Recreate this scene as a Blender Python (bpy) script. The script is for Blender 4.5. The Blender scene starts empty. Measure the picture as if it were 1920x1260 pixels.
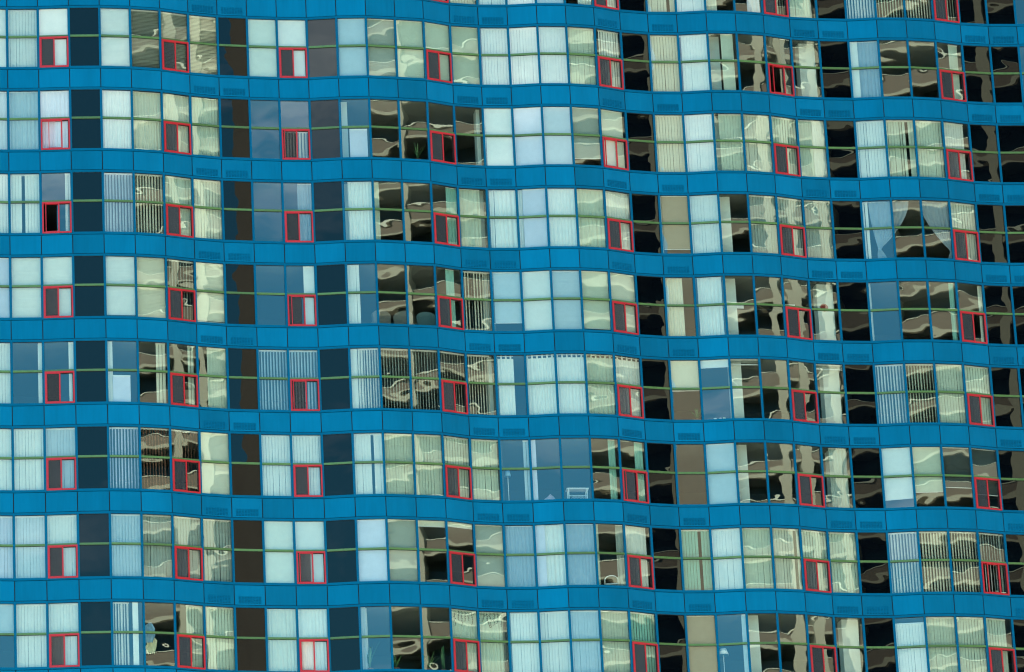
import bpy, math, random
from mathutils import Matrix, Vector
R = math.radians
random.seed(7)
sc = bpy.context.scene
col = sc.collection

# ------------------------------------------------------------------ camera
PITCH, ROLL, CAMZ = 0.371975, -0.0513375, 1.7
fw = Vector((0, math.cos(PITCH), math.sin(PITCH)))
up0 = Vector((0, -math.sin(PITCH), math.cos(PITCH)))
rt0 = Vector((1, 0, 0))
rt = rt0 * math.cos(ROLL) + up0 * math.sin(ROLL)
up = -rt0 * math.sin(ROLL) + up0 * math.cos(ROLL)
cam = bpy.data.objects.new('camera', bpy.data.cameras.new('camera'))
col.objects.link(cam)
cam.matrix_world = Matrix(((rt.x, up.x, -fw.x, 0), (rt.y, up.y, -fw.y, 0), (rt.z, up.z, -fw.z, CAMZ), (0, 0, 0, 1)))
cam.data.sensor_fit = 'HORIZONTAL'
cam.data.sensor_width = 36
cam.data.lens = 9715.24 / 1920 * 36
cam.data.clip_start, cam.data.clip_end = 1, 5000
sc.camera = cam

# ------------------------------------------------------------------ sky, sun, exposure
SUN_DIR = Vector((-0.80, 0.60, 0)).normalized()      # horizontal direction towards the sun: behind the facade, left
SUN_EL = R(50)
SKY_STRENGTH, SUN_STRENGTH, EXPOSURE = 0.105, 4.6, 1.95
world = bpy.data.worlds.new('World'); sc.world = world; world.use_nodes = True
nt = world.node_tree; nt.nodes.clear()
def N(tree, kind, **kw):
    n = tree.nodes.new(kind)
    for k, v in kw.items():
        setattr(n, k, v)
    return n
out = N(nt, 'ShaderNodeOutputWorld'); bg = N(nt, 'ShaderNodeBackground')
sky = N(nt, 'ShaderNodeTexSky', sky_type='NISHITA', sun_disc=False)
sky.sun_elevation = SUN_EL
sky.sun_rotation = math.atan2(SUN_DIR.x, SUN_DIR.y)
sky.air_density, sky.dust_density, sky.ozone_density = 1.0, 0.4, 5.0
tc = N(nt, 'ShaderNodeTexCoord')
mp = N(nt, 'ShaderNodeMapping'); mp.inputs['Scale'].default_value = (1, 1, 2.6); mp.inputs['Location'].default_value = (25.85, 13.7, 5.55)
no = N(nt, 'ShaderNodeTexNoise'); no.inputs['Scale'].default_value = 3.4; no.inputs['Detail'].default_value = 7; no.inputs['Roughness'].default_value = 0.58
rp = N(nt, 'ShaderNodeValToRGB'); rp.color_ramp.elements[0].position = 0.56; rp.color_ramp.elements[1].position = 0.76
cr = N(nt, 'ShaderNodeValToRGB')
cr.color_ramp.elements[0].position = 0.45; cr.color_ramp.elements[0].color = (7.6, 6.3, 7.6, 1)
cr.color_ramp.elements[1].position = 0.75; cr.color_ramp.elements[1].color = (11.0, 10.2, 10.6, 1)
mx = N(nt, 'ShaderNodeMix', data_type='RGBA')
L = nt.links.new
L(tc.outputs['Generated'], mp.inputs['Vector']); L(mp.outputs['Vector'], no.inputs['Vector'])
L(no.outputs['Fac'], rp.inputs['Fac']); L(no.outputs['Fac'], cr.inputs['Fac'])
L(rp.outputs['Color'], mx.inputs['Factor']); tn = N(nt, 'ShaderNodeMix', data_type='RGBA', blend_type='MULTIPLY'); tn.inputs['Factor'].default_value = 1.0
tn.inputs['B'].default_value = (0.46, 1.0, 0.92, 1)      # the photograph's cool white balance, even over the whole sky
L(sky.outputs['Color'], tn.inputs['A']); L(tn.outputs['Result'], mx.inputs['A']); L(cr.outputs['Color'], mx.inputs['B'])
L(mx.outputs['Result'], bg.inputs['Color']); bg.inputs['Strength'].default_value = SKY_STRENGTH
L(bg.outputs['Background'], out.inputs['Surface'])
sun = bpy.data.objects.new('sun', bpy.data.lights.new('sun', 'SUN')); col.objects.link(sun)
sun.data.energy = SUN_STRENGTH; sun.data.angle = R(0.5); sun.data.color = (1, 0.95, 0.86)
sd = SUN_DIR * math.cos(SUN_EL) + Vector((0, 0, math.sin(SUN_EL)))
sun.rotation_euler = sd.to_track_quat('Z', 'Y').to_euler()
sun.location = sd * 200
vs = sc.view_settings
vs.view_transform = 'Standard'; vs.look = 'None'; vs.exposure = EXPOSURE; vs.gamma = 1; vs.use_curve_mapping = False
sc.cycles.max_bounces = 7; sc.cycles.transparent_max_bounces = 12
sc.cycles.diffuse_bounces = 3; sc.cycles.glossy_bounces = 3; sc.cycles.filter_width = 1.2
sc.cycles.use_denoising = True
sc.cycles.caustics_reflective = False; sc.cycles.caustics_refractive = False
sc.cycles.sample_clamp_indirect = 6

# ------------------------------------------------------------------ materials
MATS = {}
def mat(name):
    m = bpy.data.materials.new(name); m.use_nodes = True; MATS[name] = m
    t = m.node_tree; t.nodes.clear()
    o = N(t, 'ShaderNodeOutputMaterial')
    return m, t, o
def objvec(t, scale=(1, 1, 1), loc_random=True):
    """object coordinates in metres shifted per object, so copies differ"""
    tcn = N(t, 'ShaderNodeTexCoord'); oi = N(t, 'ShaderNodeObjectInfo')
    ml = N(t, 'ShaderNodeMath', operation='MULTIPLY'); ml.inputs[1].default_value = 137.0
    t.links.new(oi.outputs['Random'], ml.inputs[0])
    m = N(t, 'ShaderNodeMapping'); m.inputs['Scale'].default_value = scale
    t.links.new(tcn.outputs['Object'], m.inputs['Vector'])
    return m.outputs['Vector'], ml.outputs[0], oi
def noise4(t, vec, w, scale, detail=2, rough=0.5, dist=0.0):
    n = N(t, 'ShaderNodeTexNoise', noise_dimensions='4D')
    n.inputs['Scale'].default_value = scale; n.inputs['Detail'].default_value = detail
    n.inputs['Roughness'].default_value = rough; n.inputs['Distortion'].default_value = dist
    t.links.new(vec, n.inputs['Vector']); t.links.new(w, n.inputs['W'])
    return n.outputs['Fac']
def paint(name, rgb, rough=0.4, var=0.12, scale=2.0, bump=0.0, bscale=3.0, spec=0.5, streak=False, per_obj=0.06, metallic=0.0, stint=None):
    m, t, o = mat(name)
    b = N(t, 'ShaderNodeBsdfPrincipled'); t.links.new(b.outputs[0], o.inputs['Surface'])
    v, w, oi = objvec(t, (1, 1, 0.25) if streak else (1, 1, 1))
    f = noise4(t, v, w, scale, 4, 0.6)
    mr = N(t, 'ShaderNodeMapRange'); mr.inputs['From Min'].default_value = 0.25; mr.inputs['From Max'].default_value = 0.75
    mr.inputs['To Min'].default_value = 1 - var; mr.inputs['To Max'].default_value = 1 + var
    t.links.new(f, mr.inputs['Value'])
    mr2 = N(t, 'ShaderNodeMapRange'); mr2.inputs['To Min'].default_value = 1 - per_obj; mr2.inputs['To Max'].default_value = 1 + per_obj
    t.links.new(oi.outputs['Random'], mr2.inputs['Value'])
    mu = N(t, 'ShaderNodeMath', operation='MULTIPLY'); t.links.new(mr.outputs[0], mu.inputs[0]); t.links.new(mr2.outputs[0], mu.inputs[1])
    last = mu.outputs[0]
    if streak:                                   # rain streaks and grime running down the sheet
        v3, w3, _ = objvec(t, (1, 1, 0.06))
        f3 = noise4(t, v3, w3, 13.0, 3, 0.6)
        mr3 = N(t, 'ShaderNodeMapRange'); mr3.inputs['From Min'].default_value = 0.35; mr3.inputs['From Max'].default_value = 0.75
        mr3.inputs['To Min'].default_value = 1.01; mr3.inputs['To Max'].default_value = 0.93
        t.links.new(f3, mr3.inputs['Value'])
        mu3 = N(t, 'ShaderNodeMath', operation='MULTIPLY'); t.links.new(last, mu3.inputs[0]); t.links.new(mr3.outputs[0], mu3.inputs[1]); last = mu3.outputs[0]
    vm = N(t, 'ShaderNodeVectorMath', operation='SCALE'); vm.inputs[0].default_value = rgb
    t.links.new(last, vm.inputs['Scale']); t.links.new(vm.outputs[0], b.inputs['Base Color'])
    b.inputs['Roughness'].default_value = rough; b.inputs['Specular IOR Level'].default_value = spec
    b.inputs['Metallic'].default_value = metallic
    if stint: b.inputs['Specular Tint'].default_value = (*stint, 1)
    if bump:
        v2, w2, _ = objvec(t)
        f2 = noise4(t, v2, w2, bscale, 1, 0.4)
        bp = N(t, 'ShaderNodeBump'); bp.inputs['Strength'].default_value = 1; bp.inputs['Distance'].default_value = bump
        t.links.new(f2, bp.inputs['Height']); t.links.new(bp.outputs[0], b.inputs['Normal'])
    return m
def wavy_normal(t, dist=0.006, scale=0.95):
    """the roller-wave and pillow warp of real sheets of glass, different for every pane"""
    v, w, oi = objvec(t, (1, 1, 1.3))
    f = noise4(t, v, w, scale, 0.9, 0.35, 0.4)
    bp = N(t, 'ShaderNodeBump'); bp.inputs['Strength'].default_value = 1; bp.inputs['Distance'].default_value = dist
    t.links.new(f, bp.inputs['Height'])
    return bp.outputs[0]
GLASS_WAVE = 0.00135
def glass(name, refl=0.165, tint=(0.95, 0.99, 0.95), gcol=(0.82, 1.0, 0.95)):
    m, t, o = mat(name)
    tr = N(t, 'ShaderNodeBsdfTransparent'); tr.inputs['Color'].default_value = (*tint, 1)
    gl = N(t, 'ShaderNodeBsdfGlossy'); gl.inputs['Roughness'].default_value = 0.0; gl.inputs['Color'].default_value = (*gcol, 1)
    nv = wavy_normal(t, GLASS_WAVE); t.links.new(nv, gl.inputs['Normal'])
    fr = N(t, 'ShaderNodeLayerWeight'); fr.inputs['Blend'].default_value = 0.5
    pw = N(t, 'ShaderNodeMath', operation='POWER'); pw.inputs[1].default_value = 5.0
    t.links.new(fr.outputs['Facing'], pw.inputs[0])
    mr = N(t, 'ShaderNodeMapRange'); mr.inputs['To Min'].default_value = refl; mr.inputs['To Max'].default_value = 1.0
    t.links.new(pw.outputs[0], mr.inputs['Value'])
    mxs = N(t, 'ShaderNodeMixShader'); t.links.new(mr.outputs[0], mxs.inputs['Fac'])
    t.links.new(tr.outputs[0], mxs.inputs[1]); t.links.new(gl.outputs[0], mxs.inputs[2])
    t.links.new(mxs.outputs[0], o.inputs['Surface'])
    return m
def fabric(name, rgb, transl=0.25, clear=0.0, var=0.05):
    m, t, o = mat(name)
    v, w, oi = objvec(t)
    f = noise4(t, v, w, 5.0, 3, 0.6)
    mr = N(t, 'ShaderNodeMapRange'); mr.inputs['To Min'].default_value = 1 - 2 * var; mr.inputs['To Max'].default_value = 1 + 2 * var
    t.links.new(f, mr.inputs['Value'])
    mr2 = N(t, 'ShaderNodeMapRange'); mr2.inputs['To Min'].default_value = 0.90; mr2.inputs['To Max'].default_value = 1.04
    t.links.new(oi.outputs['Random'], mr2.inputs['Value'])
    mu = N(t, 'ShaderNodeMath', operation='MULTIPLY'); t.links.new(mr.outputs[0], mu.inputs[0]); t.links.new(mr2.outputs[0], mu.inputs[1])
    vm = N(t, 'ShaderNodeVectorMath', operation='SCALE'); vm.inputs[0].default_value = rgb; t.links.new(mu.outputs[0], vm.inputs['Scale'])
    d = N(t, 'ShaderNodeBsdfDiffuse'); tl = N(t, 'ShaderNodeBsdfTranslucent')
    t.links.new(vm.outputs[0], d.inputs['Color']); t.links.new(vm.outputs[0], tl.inputs['Color'])
    a = N(t, 'ShaderNodeMixShader'); a.inputs['Fac'].default_value = transl
    t.links.new(d.outputs[0], a.inputs[1]); t.links.new(tl.outputs[0], a.inputs[2])
    last = a
    if clear:
        tp = N(t, 'ShaderNodeBsdfTransparent'); c = N(t, 'ShaderNodeMixShader'); c.inputs['Fac'].default_value = clear
        t.links.new(a.outputs[0], c.inputs[1]); t.links.new(tp.outputs[0], c.inputs[2]); last = c
    t.links.new(last.outputs[0], o.inputs['Surface'])
    return m
paint('blue_panel', (0.0, 0.136, 0.272), 0.26, 0.16, 1.2, bump=0.006, bscale=1.2, spec=0.45, stint=(0.12, 0.9, 1.0), streak=True, per_obj=0.14)
paint('blue_frame', (0.0, 0.105, 0.215), 0.40, 0.08, 2.5, spec=0.3, stint=(0.12, 0.9, 1.0))
paint('green_rail', (0.088, 0.175, 0.050), 0.30, 0.15, 6.0, per_obj=0.15)
paint('red_frame', (0.54, 0.013, 0.019), 0.35, 0.10, 5.0)
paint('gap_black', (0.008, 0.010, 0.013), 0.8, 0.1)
paint('ceiling', (0.13, 0.14, 0.12), 0.9, 0.04)
paint('floor_timber', (0.05, 0.04, 0.03), 0.6, 0.2, 3.0)
paint('room_wall', (0.085, 0.09, 0.078), 0.9, 0.05)
paint('pilaster', (0.74, 0.77, 0.70), 0.8, 0.03)
paint('tower_body', (0.10, 0.12, 0.14), 0.7, 0.1)
glass('glass')
m, t, o = mat('glass_back'); tr = N(t, 'ShaderNodeBsdfTransparent'); tr.inputs['Color'].default_value = (0.97, 1, 0.98, 1); t.links.new(tr.outputs[0], o.inputs['Surface'])
m, t, o = mat('dark_glass'); b = N(t, 'ShaderNodeBsdfPrincipled'); b.inputs['Base Color'].default_value = (0.0012, 0.0022, 0.0035, 1)
b.inputs['Roughness'].default_value = 0.0; b.inputs['IOR'].default_value = 1.5; b.inputs['Specular IOR Level'].default_value = 0.5; b.inputs['Specular Tint'].default_value = (0.84, 1.0, 0.92, 1)
t.links.new(wavy_normal(t, GLASS_WAVE), b.inputs['Normal']); t.links.new(b.outputs[0], o.inputs['Surface'])
m, t, o = mat('insect_screen'); d = N(t, 'ShaderNodeBsdfDiffuse'); d.inputs['Color'].default_value = (0.065, 0.066, 0.070, 1)
tp = N(t, 'ShaderNodeBsdfTransparent'); a = N(t, 'ShaderNodeMixShader'); oi_ = N(t, 'ShaderNodeObjectInfo'); mr_ = N(t, 'ShaderNodeMapRange'); mr_.inputs['To Min'].default_value = 0.15; mr_.inputs['To Max'].default_value = 0.60
t.links.new(oi_.outputs['Random'], mr_.inputs['Value']); t.links.new(mr_.outputs[0], a.inputs['Fac'])
t.links.new(d.outputs[0], a.inputs[1]); t.links.new(tp.outputs[0], a.inputs[2]); t.links.new(a.outputs[0], o.inputs['Surface'])
FAB = {'w': ('white', (0.86, 0.84, 0.75)), 'c': ('cream', (0.78, 0.76, 0.62)), 'b': ('blue-grey', (0.52, 0.60, 0.62)),
       'g': ('grey-green', (0.40, 0.45, 0.40)), 'd': ('dark', (0.07, 0.08, 0.075)), 't': ('tan', (0.36, 0.31, 0.22)),
       'l': ('pale lilac', (0.72, 0.70, 0.78)), 'r': ('rust brown', (0.20, 0.10, 0.07)), 'p': ('pale green', (0.62, 0.69, 0.56)),
       'e': ('teal green', (0.30, 0.56, 0.46))}
for k, (nm, rgb) in FAB.items():
    fabric('fabric_' + k, rgb, 0.12)
fabric('fabric_s', (0.58, 0.68, 0.76), 0.3, 0.35)
FAB['s'] = ('sheer blue-white', None)
paint('rail_white', (0.75, 0.75, 0.72), 0.5, 0.03)
paint('leaf', (0.05, 0.13, 0.035), 0.5, 0.25, 8.0)
paint('pot', (0.30, 0.11, 0.06), 0.7, 0.1)
paint('white_lacquer', (0.8, 0.8, 0.78), 0.4, 0.03)
paint('chair_tan', (0.20, 0.18, 0.15), 0.7, 0.06)
paint('sofa_teal', (0.10, 0.17, 0.17), 0.8, 0.06)
paint('black_metal', (0.02, 0.022, 0.025), 0.4, 0.05)
paint('cloth_blue', (0.25, 0.42, 0.55), 0.8, 0.15, 6.0)
paint('cloth_cream', (0.75, 0.70, 0.45), 0.8, 0.15, 6.0)
paint('cloth_pink', (0.70, 0.45, 0.50), 0.8, 0.3, 14.0)
paint('red_enamel', (0.35, 0.05, 0.04), 0.4, 0.1)
paint('concrete_tan', (0.175, 0.118, 0.080), 0.85, 0.12, 0.25)
paint('concrete_cream', (0.40, 0.32, 0.22), 0.85, 0.08, 0.4)
paint('concrete_soffit_shade', (0.030, 0.032, 0.026), 0.9, 0.1)  # slab undersides: balcony shade put into the concrete's colour
paint('concrete_pale', (0.62, 0.54, 0.40), 0.85, 0.05)
paint('opposite_window', (0.012, 0.015, 0.012), 0.3, 0.9, 0.35, spec=0.3)
paint('asphalt', (0.055, 0.055, 0.058), 0.9, 0.2, 0.05)
paint('paving', (0.46, 0.44, 0.38), 0.9, 0.15, 0.2)

# ------------------------------------------------------------------ mesh helpers
class MB:
    def __init__(self):
        self.v, self.f, self.mi, self.mats = [], [], [], []
        self.smooth = False
    def m(self, name):
        if name not in self.mats: self.mats.append(name)
        return self.mats.index(name)
    def hexa(self, c, mat_, front=None):
        """8 corners: 0-3 outer ring (ccw from outside), 4-7 inner ring"""
        k = len(self.v); self.v += [tuple(p) for p in c]
        fs = [(0, 1, 2, 3), (7, 6, 5, 4), (0, 4, 5, 1), (1, 5, 6, 2), (2, 6, 7, 3), (3, 7, 4, 0)]
        i = self.m(mat_); i0 = self.m(front) if front else i
        for j, f in enumerate(fs):
            self.f.append(tuple(k + a for a in f)); self.mi.append(i0 if j == 0 else i)
    def box(self, x0, x1, y0, y1, z0, z1, mat_):
        self.hexa([(x0, y0, z0), (x1, y0, z0), (x1, y0, z1), (x0, y0, z1), (x0, y1, z0), (x1, y1, z0), (x1, y1, z1), (x0, y1, z1)], mat_)
    def grid(self, pts, nu, nv, mat_):
        """pts row-major, nv rows of nu"""
        k = len(self.v); self.v += [tuple(p) for p in pts]; i = self.m(mat_)
        for r in range(nv - 1):
            for c in range(nu - 1):
                a = k + r * nu + c
                self.f.append((a, a + 1, a + nu + 1, a + nu)); self.mi.append(i)
    def tube(self, pts, radii, mat_, seg=8):
        k = len(self.v); i = self.m(mat_); n = len(pts)
        for j, p in enumerate(pts):
            p = Vector(p)
            d = (Vector(pts[min(j + 1, n - 1)]) - Vector(pts[max(j - 1, 0)])).normalized()
            a = d.orthogonal().normalized(); b_ = d.cross(a)
            rr = radii[j] if isinstance(radii, (list, tuple)) else radii
            for s in range(seg):
                an = 2 * math.pi * s / seg
                self.v.append(tuple(p + (a * math.cos(an) + b_ * math.sin(an)) * rr))
        for j in range(n - 1):
            for s in range(seg):
                s2 = (s + 1) % seg
                self.f.append((k + j * seg + s, k + j * seg + s2, k + (j + 1) * seg + s2, k + (j + 1) * seg + s)); self.mi.append(i)
        self.f.append(tuple(k + s for s in reversed(range(seg)))); self.mi.append(i)
        self.f.append(tuple(k + (n - 1) * seg + s for s in range(seg))); self.mi.append(i)
    def lathe(self, prof, mat_, seg=14, c=(0, 0, 0)):
        k = len(self.v); i = self.m(mat_); n = len(prof)
        for r_, z in prof:
            for s in range(seg):
                an = 2 * math.pi * s / seg
                self.v.append((c[0] + r_ * math.cos(an), c[1] + r_ * math.sin(an), c[2] + z))
        for j in range(n - 1):
            for s in range(seg):
                s2 = (s + 1) % seg
                self.f.append((k + j * seg + s, k + j * seg + s2, k + (j + 1) * seg + s2, k + (j + 1) * seg + s)); self.mi.append(i)
        self.f.append(tuple(k + s for s in reversed(range(seg)))); self.mi.append(i)
        self.f.append(tuple(k + (n - 1) * seg + s for s in range(seg))); self.mi.append(i)
    def mesh(self, name, smooth=False):
        me = bpy.data.meshes.new(name); me.from_pydata(self.v, [], self.f)
        for nm in self.mats: me.materials.append(MATS[nm])
        me.polygons.foreach_set('material_index', self.mi)
        if smooth: me.polygons.foreach_set('use_smooth', [True] * len(self.f))
        me.update()
        return me
def link(name, me, loc=(0, 0, 0), parent=None):
    o = bpy.data.objects.new(name, me); col.objects.link(o); o.location = loc
    if parent: o.parent = parent
    return o
def tag(o, label=None, cat=None, group=None, kind=None):
    if label: o['label'] = label
    if cat: o['category'] = cat
    if group: o['group'] = group
    if kind: o['kind'] = kind
    return o

# ------------------------------------------------------------------ plan of the wavy facade (joint points, metres)
PX = [-14.982, -14.043, -13.1, -12.16, -11.234, -10.336, -9.49, -8.612, -7.706, -6.794, -5.875, -4.947, -4.028, -3.129, -2.247, -1.434, -0.549, 0.366, 1.289, 2.198, 3.089, 3.905, 4.786, 5.705, 6.636, 7.562, 8.456, 9.298, 10.199, 11.135, 12.081, 13.022, 13.932, 14.792, 15.694]
PY = [144.329, 144.425, 144.473, 144.568, 144.744, 145.008, 145.395, 145.704, 145.918, 146.096, 146.234, 146.227, 146.316, 146.516, 146.769, 147.199, 147.452, 147.572, 147.551, 147.708, 147.936, 148.364, 148.638, 148.771, 148.772, 148.895, 149.162, 149.562, 149.817, 149.927, 149.968, 150.074, 150.31, 150.68, 150.9]
W = 0.93
for ph in (11, 17, 24):
    PX.insert(0, PX[0] - W * math.cos(R(ph))); PY.insert(0, PY[0] - W * math.sin(R(ph)))
for ph in (7, 2, 7):
    PX.append(PX[-1] + W * math.cos(R(ph))); PY.append(PY[-1] + W * math.sin(R(ph)))
for jb, da in ((7, -0.62), (28, 3.0), (24, 1.0), (30, 1.5), (18, -2.0), (12, 1.5)):      # small turns of single bays
    PY[jb + 3] -= 0.5 * W * math.tan(R(da)); PY[jb + 4] += 0.5 * W * math.tan(R(da))
I0 = 3                                    # list offset of joint 0
def P(i): return Vector((PX[i + I0], PY[i + I0], 0))
IMIN, IMAX = -3, len(PX) - I0 - 1          # first and last joint
def nin(i):
    i = max(IMIN, min(IMAX - 1, i))
    d = (P(i + 1) - P(i)).normalized()
    return Vector((-d.y, d.x, 0))          # into the building
MIT = {}
for i in range(IMIN, IMAX + 1):
    a, b_ = nin(i - 1), nin(i)
    MIT[i] = (a + b_) / (1 + a.dot(b_))
def q(i, u, d, z):
    """point of bay i at fraction u of its width, depth d behind the outer face, height z, in world plan"""
    A = P(i) + MIT[i] * d; B = P(i + 1) + MIT[i + 1] * d
    r_ = A.lerp(B, u); return Vector((r_.x, r_.y, z))
def ctr(i): return q(i, 0.5, 0, 0)
H = 2.75
Z_A = 65.2557 + CAMZ
def ztop(r): return Z_A - (r - 2) * H      # top of the window zone of row r
WIN_H = 2.11                               # window zone; the rest is spandrel
ROWS = range(0, 9)
BAYS = range(-2, 36)
RED = (1, 5, 9, 14, 20, 26, 32)
DARK = (2, 7, 10, 21, 28, 33, 34)
VENT = (6, 7, 15, 16, 20, 22, 27, 28, 33, 34)
HW = 0.033 / W
def bay_hexa(mb, i, u0, u1, d0, d1, z0, z1, mat_, front=None):
    c = ctr(i)
    pts = [q(i, u0, d0, z0), q(i, u1, d0, z0), q(i, u1, d0, z1), q(i, u0, d0, z1), q(i, u0, d1, z0), q(i, u1, d1, z0), q(i, u1, d1, z1), q(i, u0, d1, z1)]
    mb.hexa([p - c for p in pts], mat_, front)

# ------------------------------------------------------------------ ground
me = MB(); me.box(-3000, 3000, -3000, 3000, -1.0, 0.0, 'asphalt')
tag(link('ground', me.mesh('ground')), kind='structure')
me = MB(); me.box(-160, 240, -60, 260, -0.5, 0.14, 'paving')
tag(link('pavement', me.mesh('pavement')), kind='structure')

# ------------------------------------------------------------------ the tower
TOW = Vector((0, 150, 0.14))
tower = link('apartment_tower', None, TOW)
tag(tower, 'blue apartment tower with wavy curtain wall, green rails and red sliding windows', 'building')
def tl(i, r): c = ctr(i); return (c.x - TOW.x, c.y - TOW.y, ztop(r) - TOW.z)
ZT, ZTH = -1.008, 0.031
def frame_mesh(i):
    mb = MB()
    bay_hexa(mb, i, 0.0012, HW, 0, 0.08, -WIN_H, 0, 'blue_frame')
    bay_hexa(mb, i, 1 - HW, 0.9988, 0, 0.08, -WIN_H, 0, 'blue_frame')
    bay_hexa(mb, i, HW, 1 - HW, 0.002, 0.08, -0.068, -0.002, 'blue_frame')
    bay_hexa(mb, i, HW, 1 - HW, 0.002, 0.08, -WIN_H + 0.002, -WIN_H + 0.078, 'blue_frame')
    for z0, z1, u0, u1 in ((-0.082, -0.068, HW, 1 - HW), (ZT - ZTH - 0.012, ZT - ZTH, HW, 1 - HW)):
        bay_hexa(mb, i, u0, u1, 0.034, 0.044, z0, z1, 'gap_black')  # black gasket strips that also paint in the shade under head and transom
    for u0, u1 in ((HW, HW + 0.006), (1 - HW - 0.006, 1 - HW)):
        bay_hexa(mb, i, u0, u1, 0.032, 0.044, -WIN_H + 0.079, -0.069, 'gap_black')
    return mb.mesh('window_frame')
def transom_mesh(i):
    mb = MB(); bay_hexa(mb, i, HW, 1 - HW, 0.006, 0.075, ZT - ZTH, ZT + ZTH, 'green_rail'); return mb.mesh('transom')
def pane_mesh(i, z0, z1, front, back, u0=HW, u1=1 - HW, d=0.045, th=0.02):
    mb = MB(); bay_hexa(mb, i, u0, u1, d, d + th, z0, z1, back, front); return mb.mesh('pane')
ZRT, ZRB = ZT - ZTH - 0.002, -WIN_H + 0.05   # red window top and bottom
def red_frame_mesh(i):
    mb = MB(); t_ = 0.044; u0, u1 = HW + 0.004, 1 - HW + 0.012; tu = t_ / W
    bay_hexa(mb, i, u0, u0 + tu, -0.03, 0.10, ZRB, ZRT, 'red_frame'); bay_hexa(mb, i, u1 - tu, u1, -0.03, 0.10, ZRB, ZRT, 'red_frame')
    bay_hexa(mb, i, u0 + tu, u1 - tu, -0.028, 0.10, ZRT - t_, ZRT, 'red_frame'); bay_hexa(mb, i, u0 + tu, u1 - tu, -0.028, 0.10, ZRB, ZRB + t_, 'red_frame')
    return mb.mesh('red_frame')
RU0, RU1, RUM = HW + 0.004 + 0.044 / W, 1 - HW + 0.012 - 0.044 / W, 0.51
def sash_mesh(i):
    mb = MB(); a = 0.022 / W; z0, z1 = ZRB + 0.045, ZRT - 0.045
    bay_hexa(mb, i, RU0, RU0 + a, -0.018, 0.03, z0, z1, 'red_frame'); bay_hexa(mb, i, RUM - 0.022, RUM + 0.022, -0.020, 0.03, z0, z1, 'red_frame')
    bay_hexa(mb, i, RU0 + a, RUM - 0.022, -0.016, 0.03, z1 - 0.022, z1, 'red_frame'); bay_hexa(mb, i, RU0 + a, RUM - 0.022, -0.016, 0.03, z0, z0 + 0.022, 'red_frame')
    return mb.mesh('sliding_sash')
def gasket_mesh(i):
    mb = MB(); a = 0.02 / W; z0, z1 = ZRB + 0.045, ZRT - 0.045
    bay_hexa(mb, i, RU1 - a, RU1, 0.02, 0.06, z0, z1, 'gap_black'); bay_hexa(mb, i, RUM + 0.022, RU1 - a, 0.022, 0.06, z1 - 0.014, z1, 'gap_black')
    return mb.mesh('gasket')
def spandrel_mesh(i, vent):
    mb = MB(); g = 0.014 / W; z0, z1 = -H + 0.016, -WIN_H - 0.016
    if not vent:
        bay_hexa(mb, i, g, 1 - g, 0.004, 0.03, z0, z1, 'blue_panel')
    else:
        a, b_, c, d = 0.13, 0.87, z0 + 0.045, z0 + 0.265
        bay_hexa(mb, i, g, 1 - g, 0.004, 0.03, d, z1, 'blue_panel'); bay_hexa(mb, i, g, 1 - g, 0.004, 0.03, z0, c, 'blue_panel')
        bay_hexa(mb, i, g, a, 0.004, 0.03, c, d, 'blue_panel'); bay_hexa(mb, i, b_, 1 - g, 0.004, 0.03, c, d, 'blue_panel')
    return mb.mesh('spandrel_panel')
def vent_mesh(i):
    mb = MB(); a, b_, c, d = 0.13, 0.87, -H + 0.016 + 0.045, -H + 0.016 + 0.265
    for k in range(9):
        u = a + (b_ - a) * k / 8; bay_hexa(mb, i, max(a, u - 0.017), min(b_, u + 0.017), 0.005, 0.03, c, d, 'blue_frame')
    for k in range(5):
        z = c + (d - c) * (k + 0.3) / 5; bay_hexa(mb, i, a, b_, 0.009, 0.022, z, z + 0.037, 'blue_frame')
    return mb.mesh('vent_grille')
SLID = {(1, 26): 0.13, (2, 1): 0.20, (3, 1): 0.06, (2, 20): 0.05, (7, 32): 0.16, (8, 9): 0.0, (4, 9): 0.08, (5, 9): 0.04, (6, 20): 0.07, (2, 9): 0.03, (7, 9): 0.05}
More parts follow.
